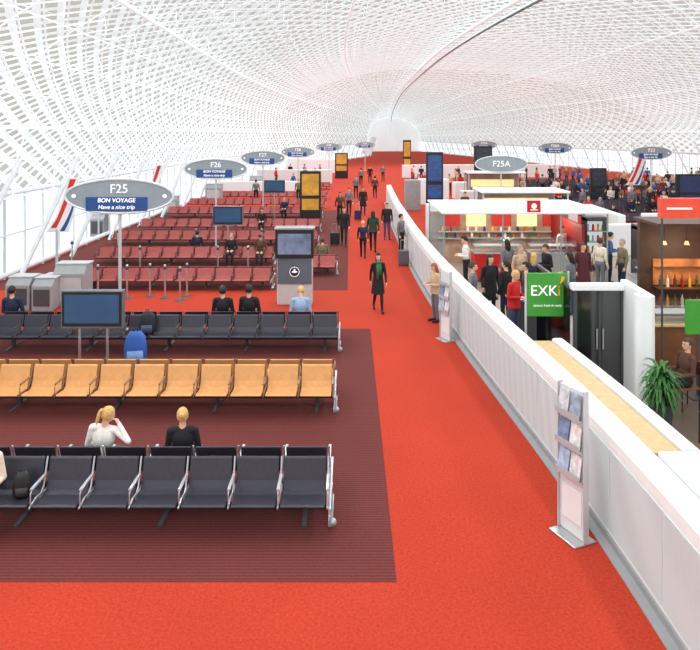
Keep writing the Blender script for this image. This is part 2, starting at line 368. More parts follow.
# ------------------------------------------------------------ screens, totems
def tv(px0,px1,py0,py1,d,label,posts=2,mat=SCR,name='monitor_stand'):
    xa,xb=X_at(px0,d),X_at(px1,d); z1,z0=Z_at(py0,d),Z_at(py1,d); w=(xb-xa)/2; r=thing(name,label,'screen',((xa+xb)/2,d,0))
    b=MB(); b.box(-w,w,-.06,.10,z0,z1); ca=b.build('casing',MGREY,r,bev=.015)
    b=MB(); b.box(-w+.03,w-.03,-.075,-.062,z0+.05,z1-.03); b.build('bezel',BLACK,ca)
    b=MB(); b.box(-w+.08,w-.08,-.085,-.076,z0+.12,z1-.08); b.build('display',mat,ca)
    b=MB()
    xs=(-w*.45,w*.45) if posts==2 else (0,)
    for q in xs: b.seg((q,.03,0),(q,.03,z0+.02),.03,n=8)
    b.box(-w*.7,w*.7,-.2,.25,0,.03); b.build('stand',STEEL,r)
    return r
tv(62,124,290,328,14.6,'wide grey-framed monitor on two poles behind the tan bench')
tv(213,243,206,225,29.0,'blue departure screen on a pole above the red benches',1)
tv(264,285,180,193,40.2,'small blue departure screen beyond the F26 sign',1)
r=thing('television_kiosk','kiosk with a black-framed television above a grey body with a round emblem, beside the aisle','kiosk',(X_at(295,20.6),20.6,0))
b=MB(); b.box(-.52,.52,-.16,.26,0,1.36); bd=b.build('body',LGREY,r,bev=.03)
b=MB(); b.box(-.50,.50,-.185,-.155,.62,1.34); b.build('middle_panel',M('kiosk_dark',(92,106,116),.4),bd,bev=.01)
b=MB(); b.box(-.56,.56,-.25,.3,1.38,2.22); ca=b.build('cabinet',BLACK,r,bev=.02)
b=MB(); b.box(-.48,.48,-.265,-.252,1.50,2.10); b.build('display',PIC,ca)
b=MB(); b.box(-.58,.58,-.26,.32,2.22,2.26); b.build('top_cap',GREY,r)
b=MB(); b.seg((0,-.19,.98),(0,-.175,.98),.17,n=28); em_=b.build('emblem',NAVY,r)
b=MB()
for i in range(24):
    a=2*PI*i/24; c=2*PI*(i+1)/24; b.seg((.14*math.cos(a),-.195,.98+.14*math.sin(a)),(.14*math.cos(c),-.195,.98+.14*math.sin(c)),.010,n=5)
b.build('ring',WT,em_)
b=MB(); b.ell((0,-.195,.98),(.085,.006,.03)); b.ell((.0,-.195,1.01),(.03,.006,.065)); b.build('mark',WT,em_)
def totem(px0,px1,py0,d,label,mat=YEL,two=True):
    xa,xb=X_at(px0,d),X_at(px1,d); w=(xb-xa)/2; h=Z_at(py0,d); r=thing('advertising_totem',label,'totem',((xa+xb)/2,d,0),0)
    b=MB(); b.box(-w,w,-.15,.15,0,h); ca=b.build('casing',BLACK,r,bev=.03)
    b=MB(); b.box(-w*.8,w*.8,-.17,-.152,h*.56,h*.95); b.build('poster',mat,ca)
    if two: b=MB(); b.box(-w*.8,w*.8,-.17,-.152,h*.30,h*.50); b.build('poster',mat,ca)
totem(300,321,171,38.0,'black totem with two yellow posters left of the aisle')
totem(335,348,153,79,'faraway black totem with yellow posters at the aisle')
totem(403,411,140,80,'slim dark totem with an orange poster beside the far aisle')
totem(426,443,152,42,'tall dark blue departure board right of the aisle',M('board_blue',(40,74,130),.3,emit=.2,noise=.3,scale=4))
totem(474,492,146,62,'dark screen block under the small faraway oval sign',SCRD)
totem(676,704,174,43,'wide dark blue display board at the far right gate',M('board_blue2',(30,54,100),.3,noise=.3,scale=4))
totem(590,606,168,46.9,'grey blue display column among the far right crowd',SCRD)
def desk(px0,px1,py0,pyb,label):
    d=D_at(pyb); xa,xb=X_at(px0,d),X_at(px1,d); w=(xb-xa)/2; h=Z_at(py0,d); r=thing('gate_desk',label,'desk',((xa+xb)/2,d,0),0,'grey gate desks')
    b=MB(); b.prism([(-.3,0),(-.3,h*.8),(-.05,h),(.4,h),(.4,0)],-w,w); b.build('body',GREY,r,bev=.02)
    b=MB(); b.box(-w-.02,w+.02,-.08,.42,h,h+.03); b.build('top',LGREY,r); 
    b=MB(); b.box(-w*.8,w*.8,-.315,-.302,.15,h*.7); b.build('front_panel',DGREY if w<.35 else LGREY,r)
desk(57,88,264,304,'tall grey gate desk nearest the fin banner'); desk(36,56,278,309,'short grey gate desk between two others'); desk(10,34,277,308,'leftmost grey gate desk by the windows')
desk(164,178,196,214,'small grey gate desk beyond the red benches'); desk(92,106,214,236,'small grey gate desk by the windows behind the F25 sign')
desk(206,222,184,203,'small grey gate desk between the sixth and seventh red benches'); desk(250,262,176,194,'tiny grey gate desk in front of the far left white partition')
pp=[(127,21.3),(165,21.3),(98,21.3),(180,21.0),(187,21.6),(150,21.5),(140,24.9),(218,24.9),(248,24.9),(72,26.2),(196,29.4),(262,29.4),(118,29.2)]
for i,(px,d) in enumerate(pp):
    r=thing('queue_post','steel belt barrier post standing by the gate desks and red benches','barrier post',(X_at(px,d),d,0),0,'belt barrier posts')
    b=MB(); b.seg((0,0,0),(0,0,.03),.16,.13,16); b.build('base',DGREY,r); b=MB(); b.seg((0,0,.03),(0,0,1.0),.03,n=10); b.ell((0,0,1.0),(.04,.04,.03)); b.build('post',STEEL,r)
    b=MB(); b.box(-.045,.045,-.045,.045,.88,.96); b.build('belt_head',DGREY,r)
# ------------------------------------------------------------ brochure stands
def brochure_stand(x,d,label,rz,s=1,n=6):
    r=thing('brochure_stand',label,'stand',(x,d,0),rz); r.scale=(s,s,s)
    b=MB(); b.prism([(-.24,-.17),(.24,-.17),(.24,.17),(-.24,.17)],0,.025,'z'); b.build('base',STEEL,r,bev=.01)
    b=MB(); b.box(-.22,.22,.0,.02,.03,1.85); b.build('panel',OFF,r,bev=.008)
    for q in (-.2275,.2275):
        b=MB(); b.box(q-.0075,q+.0075,-.03,.05,.03,1.87); b.build('side_rail',LGREY,r)
    for k,z in enumerate((.75,1.12,1.49)):
        b=MB(); b.prism([(0,z),(-.085,z+.01),(-.095,z+.09),(-.088,z+.09),(-.08,z+.02),(0,z+.012)],-.21,.21); b.build('pocket',LGREY,r)
    b=MB(); b.box(-.17,.17,-.012,0,.2,.6); b.build('text_plate',WHITE,r)
    for k in range(n):
        z=(.75,1.12,1.49)[k//2]+.03; xx=(-.105,.105)[k%2]
        m=Matrix.Translation((x,d,0))@Matrix.Rotation(rz,4,'Z')@Matrix.Scale(s,4)
        b=MB(); q=[Vector((xx-.09,-.07,z)),Vector((xx+.09,-.07,z)),Vector((xx+.09,-.02,z+.28)),Vector((xx-.09,-.02,z+.28))]
        q2=[p+Vector((0,.015,.004)) for p in q]; b._add([m@p for p in q+q2],[(0,1,2,3),(7,6,5,4),(0,4,5,1),(1,5,6,2),(2,6,7,3),(3,7,4,0)])
        o=b.build('brochure',[M('brochure_%d'%k,[(170,190,215),(225,225,228),(120,140,175),(235,232,225),(200,205,212),(150,165,185)][k],.5,noise=.35,scale=14)])
        tag(o,'printed leaflet in a pocket of a steel brochure stand','brochure','leaflets in the brochure stands')
brochure_stand(2.76,8.7,'tall steel brochure stand nearest the camera, against the parapet',-math.radians(66))
brochure_stand(2.32,17.0,'smaller steel brochure stand farther along the parapet',-math.radians(62),.9,4)
# ------------------------------------------------------------ people
def lerp(a,b,t): return tuple(a[i]+(b[i]-a[i])*t for i in range(3))
def hand(pr,w,d,l,curl):
    w=Vector(w); d=Vector(d).normalized(); l=Vector(l); l=(l-d*l.dot(d)).normalized(); n=d.cross(l)*curl
    for o in (-.018,.018): pr.append(('c','skin',w+l*o*.6,.021,w+d*.075+l*o,.019))
    for k,(o,L) in enumerate(((-.030,.056),(-.010,.070),(.011,.074),(.031,.066))):
        a=w+d*.078+l*o; m=a+(d*.85+n*.45)*L*.55+l*o*.15; e=m+(d*.55+n*.85)*L*.5
        pr.append(('c','skin',a,.0092,m,.0086)); pr.append(('c','skin',m,.0086,e,.0076))
    a=w+d*.025+l*.028; m=a+(l*.6+d*.6+n*.3)*.042; pr.append(('c','skin',a,.012,m,.0100)); pr.append(('c','skin',m,.010,m+(d*.8+l*.1+n*.4)*.034,.0085))
def proto(pose):
    sit=pose.startswith('sit'); pr=[]; up=[]; dz=-.39 if sit else 0
    lean={'stand':0,'walk':.05,'hold':.02,'sit':-.10,'sitlap':.12,'sitlean':-.05}[pose]; roll={'sitlean':-.14}.get(pose,0)
    for s in (-1,1):
        hip=(s*.09,0,.90+dz)
        if sit:
            k=(s*.11,-.43,.485); a=(s*.10,-.40 if pose!='sitlap' else -.5,.09); t=(s*.11,a[1]-.17,.035)
            pr.append(('c','leg',(s*.09,-.01,.515),.085,k,.060))
        elif pose=='walk':
            k,a,t=((s*.09,-.17,.50),(s*.08,-.29,.10),(s*.09,-.45,.05)) if s>0 else ((s*.09,.03,.49),(s*.085,.30,.16),(s*.09,.20,.035))
            pr.append(('c','leg',hip,.085,k,.058))
        else:
            k=(s*.10,-.02,.49); a=(s*.105,.02,.09); t=(s*.13,-.15,.035); pr.append(('c','leg',hip,.086,k,.058))
        pr.append(('c','leg',k,.056,lerp(k,a,.4),.055)); pr.append(('c','leg',lerp(k,a,.4),.055,a,.040))
        pr.append(('c','shoe',(a[0],a[1]+.02,max(.04,a[2]-.045)),.042,t,.036))
    z=dz
    up.append(('e','leg',(0,.01,.93+z),(.168,.125,.12))); up.append(('e','top',(0,0,1.07+z),(.140,.105,.17)))
    up.append(('e','top',(0,0,1.26+z),(.172,.120,.19))); up.append(('c','top',(-.15,.0,1.395+z),.062,(.15,0,1.395+z),.062))
    up.append(('e','top',(0,0,1.41+z),(.10,.07,.06)))
    up.append(('c','skin',(0,.01,1.42+z),.054,(0,.0,1.53+z),.050))
    hd=[('e','skin',(0,.0,1.625+z),(.076,.096,.110)),('e','skin',(0,-.035,1.565+z),(.054,.062,.060)),('c','skin',(0,-.088,1.625+z),.010,(0,-.108,1.592+z),.014),
        ('e','skin',(-.077,.005,1.605+z),(.012,.020,.032)),('e','skin',(.077,.005,1.605+z),(.012,.020,.032)),('c','skin',(-.035,-.082,1.645+z),.012,(.035,-.082,1.645+z),.012)]
    for s in (-1,1):
        sh=(s*.185,.0,1.385+z)
        if pose=='walk': e=(s*.235,-.09*s,1.12+z); w=(s*.235,-.22 if s>0 else .10,.90+z)
        elif pose=='hold': e=(s*.235,.02,1.11+z); w=(s*.13,-.24,1.13+z)
        elif pose in('sit','sitlap'): e=(s*.24,-.02,.71); w=(s*.12,-.27,.64)
        elif pose=='sitlean': e,w=((-.41,.12,.92),(-.21,.0,1.10)) if s<0 else ((.24,-.03,.71),(.12,-.26,.64))
        else: e=(s*.235,.03,1.12); w=(s*.245,-.05,.885)
        up.append(('c','top',sh,.058,e,.045)); up.append(('c','top',e,.044,w,.034))
        d=Vector(w)-Vector(e); l=(0,-1,0) if abs(d.normalized().y)<.6 else (-s,0,.6); n=Vector(d).cross(Vector(l)); curl=1 if (n.x*(-s)>0) else -1
        hand(up,w,d,l,curl)
    piv=Vector((0,0,.93+z)); T=Matrix.Translation(piv)@Matrix.Rotation(lean,4,'X')@Matrix.Rotation(roll,4,'Y')@Matrix.Translation(-piv)
    hp={'stand':.05,'walk':0,'hold':.3,'sit':.1,'sitlap':.45,'sitlean':.15}[pose]; hy={'sitlean':-.9,'stand':.25,'sit':.0}.get(pose,0)
    hpv=Vector((0,.01,1.50+z)); TH=T@Matrix.Translation(hpv)@Matrix.Rotation(hy,4,'Z')@Matrix.Rotation(hp,4,'X')@Matrix.Translation(-hpv)
    def tr(p,Tm):
        if p[0]=='c': return ('c',p[1],Tm@Vector(p[2]),p[3],Tm@Vector(p[4]),p[5])
        return ('e',p[1],p[2],p[3],Tm)
    full=[tr(p,Matrix.Identity(4)) for p in pr]+[tr(p,T) for p in up]+[tr(p,TH) for p in hd]
    b=MB()
    for p in full:
        if p[0]=='c':
            b.seg(p[2],p[4],p[3],p[5],12); b.ell(p[2],(p[3],)*3,12,8); b.ell(p[4],(p[5],)*3,12,8)
        else: b.ell(p[2],p[3],20,14,0,p[4])
    o=b.build('tmp',WHITE); r=o.modifiers.new('r','REMESH'); r.mode='VOXEL'; r.voxel_size=.0075
    s=o.modifiers.new('s','SMOOTH'); s.factor=.5; s.iterations=2
    dm=o.modifiers.new('d','DECIMATE'); dm.ratio=.28
    bpy.context.view_layer.update(); me=bpy.data.meshes.new_from_object(o.evaluated_get(bpy.context.evaluated_depsgraph_get())); bpy.data.objects.remove(o)
    me.materials.clear()
    for _ in range(6): me.materials.append(WHITE)
    bm=bmesh.new(); bm.from_mesh(me); bm.faces.ensure_lookup_table()
    cen=np.array([f.calc_center_median()[:] for f in bm.faces]); best=np.full(len(cen),1e9); reg=np.zeros(len(cen),int); ids={'skin':0,'top':1,'leg':2,'shoe':3}
    for p in full:
        if p[0]=='c':
            a=np.array(p[2]); c=np.array(p[4]); ab=c-a; t=np.clip(((cen-a)@ab)/max(1e-9,ab@ab),0,1); d=np.linalg.norm(cen-(a+t[:,None]*ab),axis=1)-(p[3]+(p[5]-p[3])*t)
        else:
            Mi=np.array(p[4].inverted()); q=(cen@Mi[:3,:3].T+Mi[:3,3]-np.array(p[2]))/np.array(p[3]); d=(np.linalg.norm(q,axis=1)-1)*min(p[3])
        k=d<best; best[k]=d[k]; reg[k]=ids[p[1]]
    for f,rg in zip(bm.faces,reg): f.material_index=int(rg); f.smooth=True
    bm.to_mesh(me); bm.free()
    e=MB()
    for s in (-1,1): e.ell((s*.031,-.086,1.622+z),(.013,.010,.008),8,6,0,TH)
    e.ell((0,-.093,1.562+z),(.024,.008,.006),8,6,1,TH)
    em=e.mesh('e',[WHITE,WHITE]); bm=bmesh.new(); bm.from_mesh(me); n0=len(bm.faces); bm.from_mesh(em); bm.faces.ensure_lookup_table()
    for f in bm.faces[n0:]: f.material_index+=4
    bm.to_mesh(me); bm.free(); me.name='person_'+pose
    hairs={}
    for st in ('short','long','pony','bun'):
        h=MB(); nu,nv=20,16; c=Vector((0,.008,1.632+z)); R=(.089,.108,.118); vs=[];fs=[]
        for j in range(nv+1):
            ph=PI*j/nv
            for i in range(nu):
                t=2*PI*i/nu; vs.append(c+Vector((R[0]*math.sin(ph)*math.cos(t),R[1]*math.sin(ph)*math.sin(t),R[2]*math.cos(ph))))
        for j in range(nv):
            for i in range(nu):
                q=[j*nu+i,(j+1)*nu+i,(j+1)*nu+(i+1)%nu,j*nu+(i+1)%nu]; m=sum((vs[w] for w in q),Vector())/4
                if (m.y<-.015 and m.z<1.675+z) or m.z<1.565+z or (m.y<.02 and m.z<1.60+z and st=='short'): continue
                fs.append(q)
        vs=[TH@v for v in vs]; h._add(vs,fs)
        if st=='long': h.ell((0,.065,1.53+z),(.085,.05,.17),14,10,0,TH); h.ell((.07,.02,1.55+z),(.025,.04,.13),10,8,0,TH); h.ell((-.07,.02,1.55+z),(.025,.04,.13),10,8,0,TH)
        if st=='pony': h.ell((0,.12,1.68+z),(.035,.03,.035),10,8,0,TH); h.ell((0,.145,1.58+z),(.03,.028,.12),12,10,0,TH)
        if st=='bun': h.ell((0,.115,1.66+z),(.045,.04,.045),12,10,0,TH)
        hairs[st]=h.mesh('hair',WHITE,True)
    coats={}
    if not sit:
        for st,hem in (('long',.55),('short',.84)):
            rr=[(1.40,.165,.075),(1.33,.185,.128),(1.2,.184,.133),(1.06,.162,.125),(.92,.186,.15)]+([(.84,.192,.155)] if st=='short' else [(.75,.205,.175),(.55,.235,.21)])
            if pose=='walk' : rr=[(a,bx,by*(1.0 if a>.9 else 1.18)) for a,bx,by in rr]
            b=MB(); b.loft([[(x*math.cos(2*PI*i/20),y*math.sin(2*PI*i/20),zz) for i in range(20)] for zz,x,y in rr],0,T,cap=False); coats[st]=b.mesh('coat',WHITE,True)
    sc=MB()
    for i in range(16):
        a=2*PI*i/16; c=2*PI*(i+1)/16
        sc.seg(T@Vector((.075*math.cos(a),.075*math.sin(a),1.46+z)),T@Vector((.075*math.cos(c),.075*math.sin(c),1.46+z)),.032,n=8)
    sc.box(-.08,-.0,-.16,-.13,1.0+z,1.44+z,0,T); sc.box(.01,.08,-.16,-.13,1.1+z,1.44+z,0,T)
    return dict(me=me,hair=hairs,coat=coats,scarf=sc.mesh('scarf',WHITE,True))
PR={p:proto(p) for p in ('stand','walk','hold','sit','sitlap','sitlean')}
SK=[M('skin_light',(226,178,150),.55,noise=.04),M('skin_tan',(196,146,112),.55,noise=.04),M('skin_dark',(110,74,54),.55,noise=.04)]
EYE=M('eye_dark',(30,22,20),.3); LIP=M('lips',(170,90,85),.5); SHOE=M('shoe_black',(28,26,26),.5)
CLO={'black':(26,26,30),'navy':(32,40,66),'grey':(112,114,120),'white':(232,228,222),'beige':(196,172,138),'red':(200,36,40),'green':(48,120,72),'blue':(64,96,150),'brown':(92,62,46),'maroon':(84,34,42),'khaki':(120,112,84),'lightblue':(150,176,206),'denim':(62,78,112),'pink':(214,140,150),'cream':(226,216,196),'darkgreen':(30,62,44)}
HA={'black':(24,20,18),'brown':(72,46,30),'blonde':(206,168,104),'grey':(150,146,140),'darkbrown':(44,30,22),'ginger':(150,84,40)}
def cm(c): return M('cloth_'+c,CLO[c],.85,noise=.12,scale=18,bump=.1)
def hm(c): return M('hair_'+c,HA[c],.6,noise=.25,scale=40)
def person(pose,x,y,rz,top,leg,hair,style,label,s=1.,coat=None,coatc=None,scarf=None,sk=0,z=0,group=None):
    p=PR[pose]; o=bpy.data.objects.new('person',p['me']); COL.objects.link(o); o.location=(x,y,z+(.006 if z==0 else 0)); o.rotation_euler.z=rz; o.scale=(s,s,s); tag(o,label,'person',group)
    for i,m in enumerate((SK[sk],cm(top),cm(leg),SHOE,EYE,LIP)):
        o.material_slots[i].link='OBJECT'; o.material_slots[i].material=m
    def ch(nm,me,mt):
        c=inst(nm,me,o); c.material_slots[0].link='OBJECT'; c.material_slots[0].material=mt
    ch('hair',p['hair'][style],hm(hair))
    if coat and p['coat']: ch('coat',p['coat'][coat],cm(coatc or top))
    if scarf: ch('scarf',p['scarf'],cm(scarf))
    return o
def pp_(pose,px,pt,rz,*a,s=1.,dx=0,dy=0,**k):
    d=F*(H-1.735*s)/(pt-HY); return person(pose,X_at(px,d)+dx,d+dy,rz,*a,s=s,**k)
S_=.45
person('sitlean',-3.46,B1+S_,PI,'white','denim','blonde','pony','blonde woman in a white sweater on the nearest bench, hand to her head',s=.91)
person('sit',-2.32,B1+S_,PI+.1,'black','black','blonde','bun','blonde person in a dark jacket with tied-up hair seated on the nearest bench',s=.90)
person('sitlap',-4.60,B1-S_,0.1,'cream','black','brown','long','person in a pale top cut by the left picture edge on the nearest bench',s=.96)
person('sit',X_at(4,B3),B3+S_,PI,'navy','black','black','short','seated person with black hair at the left end of the third bench')
person('sit',X_at(222,B3+.3),B3+S_,PI,'black','black','darkbrown','short','left person of the pair in black sitting behind the third bench')
person('sit',X_at(249,B3+.3),B3+S_,PI-.2,'black','navy','black','short','right person of the pair in black sitting behind the third bench',s=1.02)
person('sitlap',X_at(300,B3+.3),B3+S_,PI,'lightblue','denim','blonde','short','person in a light blue top sitting near the right end of the third bench',s=.98)
def seatp(px,Y,front,top,hair,label,s=.90,pose='sit'):
    sgn=-1 if front else 1
    person(pose,X_at(px,Y),Y+sgn*S_,0 if front else PI,top,'black',hair,'short',label,s=s)
seatp(195,27.1,False,'navy','black','person in navy seated on the second red bench, seen from behind')
seatp(233,27.1,True,'black','grey','grey-haired person in black seated facing us on the second red bench')
seatp(262,27.1,True,'brown','darkbrown','person in brown seated facing us at the right of the second red bench',.90,'sitlap')
seatp(322,25.2,False,'khaki','brown','person in khaki seated on the short red bench by the television kiosk')
seatp(263,36.0,True,'black','black','person in black seated facing us on the fourth red bench')
seatp(285,42.0,True,'navy','grey','person in navy seated on the fifth red bench')
w_=pp_('walk',378,253,.15,'black','black','black','long','slim woman walking in a dark coat with a green scarf, alone in the aisle',coat='long',scarf='green',s=.95); w_.scale=(.84,.88,.95)
pp_('hold',443,263,-1.2,'beige','grey','ginger','long','person in a beige jacket leaning over beside the farther brochure stand',s=.90,dx=-.20,coat='short')
pp_('stand',404,214,1.0,'grey','black','black','short','person in grey jacket standing against the parapet by the aisle',dx=-.12)
pp_('stand',387,203,0,'black','denim','brown','short','tall man in black jacket and jeans in the middle of the aisle group',coat='short')
pp_('walk',373,211,PI,'darkgreen','black','darkbrown','long','person in a dark green coat walking away in the aisle',coat='short')
pp_('walk',363,221,PI,'navy','black','blonde','short','shorter person in navy on the left of the dark green coat',s=.86)
pp_('walk',344,207,0,'black','black','black','short','person in black pulling a suitcase at the left of the aisle',coat='short')
pp_('walk',349,188,0,'grey','black','black','short','person in grey farther along the left of the aisle')
pp_('stand',363,187,0,'black','navy','brown','short','person in black and navy standing mid aisle',coat='long')
pp_('walk',340,192,.3,'brown','black','black','long','person in brown beside the yellow totem')
far_aisle=[(356,176),(375,176),(370,166),(361,168),(383,165)]
for i,(px,pt) in enumerate(far_aisle):
    pp_('walk' if i%2 else 'stand',px,pt,random.choice((0,PI)),random.choice(['black','navy','grey','brown']),'black',random.choice(['black','brown']),'short','small distant traveller in dark clothes at the far end of the red aisle',group='distant travellers in the aisle')
pp_('stand',490,255,.3,'black','black','black','long','woman in a long black coat behind the parapet, left of the red jacket',coat='long')
pp_('stand',502,260,-2.5,'black','navy','darkbrown','short','person in black close behind the woman in the long black coat',coat='short',dx=.1)
pp_('hold',514,270,.8,'red','denim','blonde','short','person in a bright red jacket left of the green sign',coat='short')
pp_('stand',477,262,1.2,'grey','black','brown','short','person in grey half hidden at the left of the long black coat',dx=-.1)
pp_('stand',520,245,.4,'beige','brown','grey','short','grey-haired person in beige behind the red jacket')
pp_('hold',547,244,-1.3,'black','black','brown','short','person in black in front of the lit shop counter')
pp_('stand',534,253,2.6,'navy','black','blonde','long','blonde person in navy between the beige and black figures')
pp_('stand',583,243,.1,'maroon','black','darkbrown','short','man in a maroon coat standing at the right of the shop canopy',coat='long')
pp_('stand',597,238,2.1,'cream','grey','brown','short','person in cream beside the man in the maroon coat',dx=.1)
pp_('hold',606,232,1.5,'blue','black','black','short','person in blue queueing right of the cream top',dx=.1)
pp_('stand',619,239,-1.4,'khaki','navy','grey','short','grey-haired person in khaki at the end of the queue',dx=.1)
pp_('hold',466,236,-1.6,'white','black','black','short','shop assistant in white left inside the canopy shop')
pp_('stand',562,226,.6,'white','black','brown','long','person in a white shirt behind the shop counter')
pp_('stand',507,240,-2.6,'grey','black','black','long','person in grey at the shop counter')
pp_('hold',571,252,-2.2,'grey','denim','black','long','person in grey and jeans just left of the maroon coat')
pp_('walk',527,262,-1.6,'brown','black','black','short','person in brown walking behind the green sign')
person('sit',6.10,12.75,-1.4,'brown','black','brown','short','person in brown seated at the cafe table behind the plant',z=.006,s=.95)
person('sitlap',7.45,12.2,1.5,'black','denim','black','long','person in black seated at the cafe table at the right edge',z=.006)
pp_('stand',693,262,2.4,'grey','navy','brown','short','person in grey standing at the cafe counter near the right edge',dy=-.9)
used=[]
def ok(x,y,r=.8):
    if any((x-a)**2+(y-c)**2<r*r for a,c in used): return False
    used.append((x,y)); return True
for q in ((16.7,57),(20.3,47.2),(20.6,51.2),(17.0,46.9),(16.5,46.9),(21,43),(21.6,43),(20.3,43),(10.7,62)): ok(*q,r=.1)
TC=['black','navy','grey','brown','red','white','black','khaki','black','blue','navy','beige']; HC=['black','brown','blonde','grey','darkbrown']
for Y in (37.5,41.2,45.0,49.2,54.5,59.3,65):
    for q in range(2):
        xr=13.6+12*P*(q+1)+q*1.6
        if xr-12*P>.56*Y: continue
        bench('distant black seating bench among the crowded far right gates',xr,Y,12,'black',arm=ARMB,group='far right black benches',two=False)
        for i in range(12):
            if random.random()<.5 and xr-(i+.5)*P<.52*Y: person(random.choice(['sit','sitlap']),xr-(i+.5)*P,Y-S_,0,random.choice(TC),random.choice(['black','denim','navy']),random.choice(HC),random.choice(['short','long']),'small distant traveller seated on a black bench in the far right hall',group='seated crowd at the far right gates')
for i in range(800):
    y=random.choice((43.1,47.1,51.6,57,62.2,68,72))+random.uniform(-.7,.5); x=random.uniform(13.6,.54*y)
    if not ok(x,y): continue
    if len(used)>66: break
    person(random.choice(['stand','walk','hold']),x,y,random.choice((0,PI,1.2,-1.2)),random.choice(TC),random.choice(['black','denim','navy']),random.choice(HC),random.choice(['short','long']),
      'small distant traveller standing among the crowded gates on the far right',group='standing crowd at the far right gates')
n1=len(used)
for i in range(120):
    y=random.choice((39.5,42.5,51.8,57.5,60,66,72))+random.uniform(-.6,.6); x=random.uniform(5.4,11.6)
    if not ok(x,y,.9): continue
    if len(used)>n1+28: break
    person(random.choice(['stand','walk','hold']),x,y,random.choice((0,PI,1.2,-1.2)),random.choice(TC),random.choice(['black','denim','navy']),random.choice(HC),random.choice(['short','long']),
      'small distant shopper between the white partitions under the plain oval sign',group='distant shoppers in the middle hall')
n1=len(used)
for i in range(60):
    y=random.choice((50.5,59,68,76))+random.uniform(-.6,.6); x=random.uniform(-8.0,-2.5)
    if not ok(x,y,.9): continue
    if len(used)>n1+9: break
    person(random.choice(['stand','walk']),x,y,random.choice((0,PI,1.2,-1.2)),random.choice(TC),'black',random.choice(HC),'short',
      'small distant traveller standing between the far left red benches',group='distant travellers on the far left')
# ------------------------------------------------------------ bags
def suitcase(x,y,rz,mat,label,s=1):
    r=thing('suitcase',label,'suitcase',(x,y,0.006),rz); r.scale=(s,s,s)
    b=MB(); b.box(-.2,.2,-.12,.12,.05,.58); b.build('body',mat,r,bev=.03,smooth=False)
    b=MB(); b.seg((-.1,.1,.58),(-.1,.1,.95),.01); b.seg((.1,.1,.58),(.1,.1,.95),.01); b.seg((-.1,.1,.95),(.1,.1,.95),.014); b.build('handle',STEEL,r)
    for sx in (-1,1):
        b=MB(); b.seg((sx*.16-.015,.08,.03),(sx*.16+.015,.08,.03),.03,n=12); b.build('wheel',BLACK,r)
suitcase(X_at(337,31)-.1,31.4,.3,M('case_black',(30,30,36),.5),'black suitcase behind the person in black on the aisle')
suitcase(X_at(412,27.5)-.40,26.6,0,M('case_grey',(90,92,98),.5),'grey suitcase beside the person against the parapet')
suitcase(X_at(358,40),40.5,0,M('case_navy',(30,40,80),.5),'navy suitcase standing mid aisle farther away')
def backpack(x,y,z,rz,mat,mat2,label,s=1):
    r=thing('backpack',label,'bag',(x,y,z),rz); r.scale=(s,s,s)
    def ring(zz,w,d): return [(w*math.copysign(abs(math.cos(t))**.6,math.cos(t)),d*math.copysign(abs(math.sin(t))**.6,math.sin(t)),zz) for t in [2*PI*i/20 for i in range(20)]]
    b=MB(); b.loft([ring(0,.15,.09),ring(.05,.18,.12),ring(.25,.18,.12),ring(.42,.15,.10),ring(.50,.09,.06)]); b.build('body',mat,r,smooth=True)
    b=MB(); b.loft([ring(.04,.12,.04),ring(.12,.13,.06),ring(.22,.12,.05)]); o=b.build('pocket',mat2,r,smooth=True); o.location.y=-.11
    b=MB(); b.path([(-.03,0,.49),(-.03,0,.55),(.03,0,.55),(.03,0,.49)],.01); b.build('handle',BLACK,r)
    for sx in (-1,1):
        b=MB(); b.path([(sx*.09,.09,.44),(sx*.1,.17,.33),(sx*.1,.16,.15),(sx*.12,.10,.06)],.018); b.build('strap',BLACK,r)
backpack(X_at(137,15.4),15.3,.006,.2,M('bag_blue',(50,96,180),.7),M('bag_lightblue',(120,160,210),.7),'blue backpack on the floor in front of the third bench',1.35)
backpack(X_at(147,16.0),B3-.42,.43,.1,M('bag_black',(30,32,44),.7),M('bag_greyblue',(70,84,110),.7),'dark rucksack on a seat of the third bench above the blue backpack',1.0)
backpack(-4.14,B1-.44,.43,.3,M('bag_blk2',(22,22,24),.6),M('bag_blk3',(44,44,48),.6),'small black bag on a seat of the nearest bench',.6)
# ------------------------------------------------------------ shop structures right
r=thing('shop_pavilion','open white shop pavilion with a thin flat canopy behind the parapet','shop',(3.0,22.8,0))
b=MB(); b.box(0,5.5,0,4.4,2.38,2.45); b.build('canopy',WHITE,r,bev=.02)
for x in (.08,2.0,3.9,5.42):
    for y in (.1,4.3):
        b=MB(); b.seg((x,y,0),(x,y,2.38),.025,n=10); b.build('post',GREY,r)
b=MB(); b.box(.1,5.4,4.2,4.3,0,2.0); bw=b.build('back_wall',M('shop_back',(178,150,132),.6,noise=.25,scale=2),r)
for i in range(5):
    b=MB(); b.box(.5+i*.98,1.25+i*.98,4.15,4.2,1.45,1.9); b.build('lit_panel',WARM if i%2 else M('menu_red',(190,50,44),.4,emit=.2),bw)
b=MB(); b.box(4.75,4.85,.6,4.2,0,1.95); b.build('side_wall',DRED,r)
b=MB(); b.box(.1,.6,4.1,4.2,.2,1.95); b.build('grey_panel',GREY,r)
for z in (1.0,1.25):
    b=MB(); b.box(.4,4.7,3.9,4.2,z,z+.03); b.build('shelf',LGREY,r)
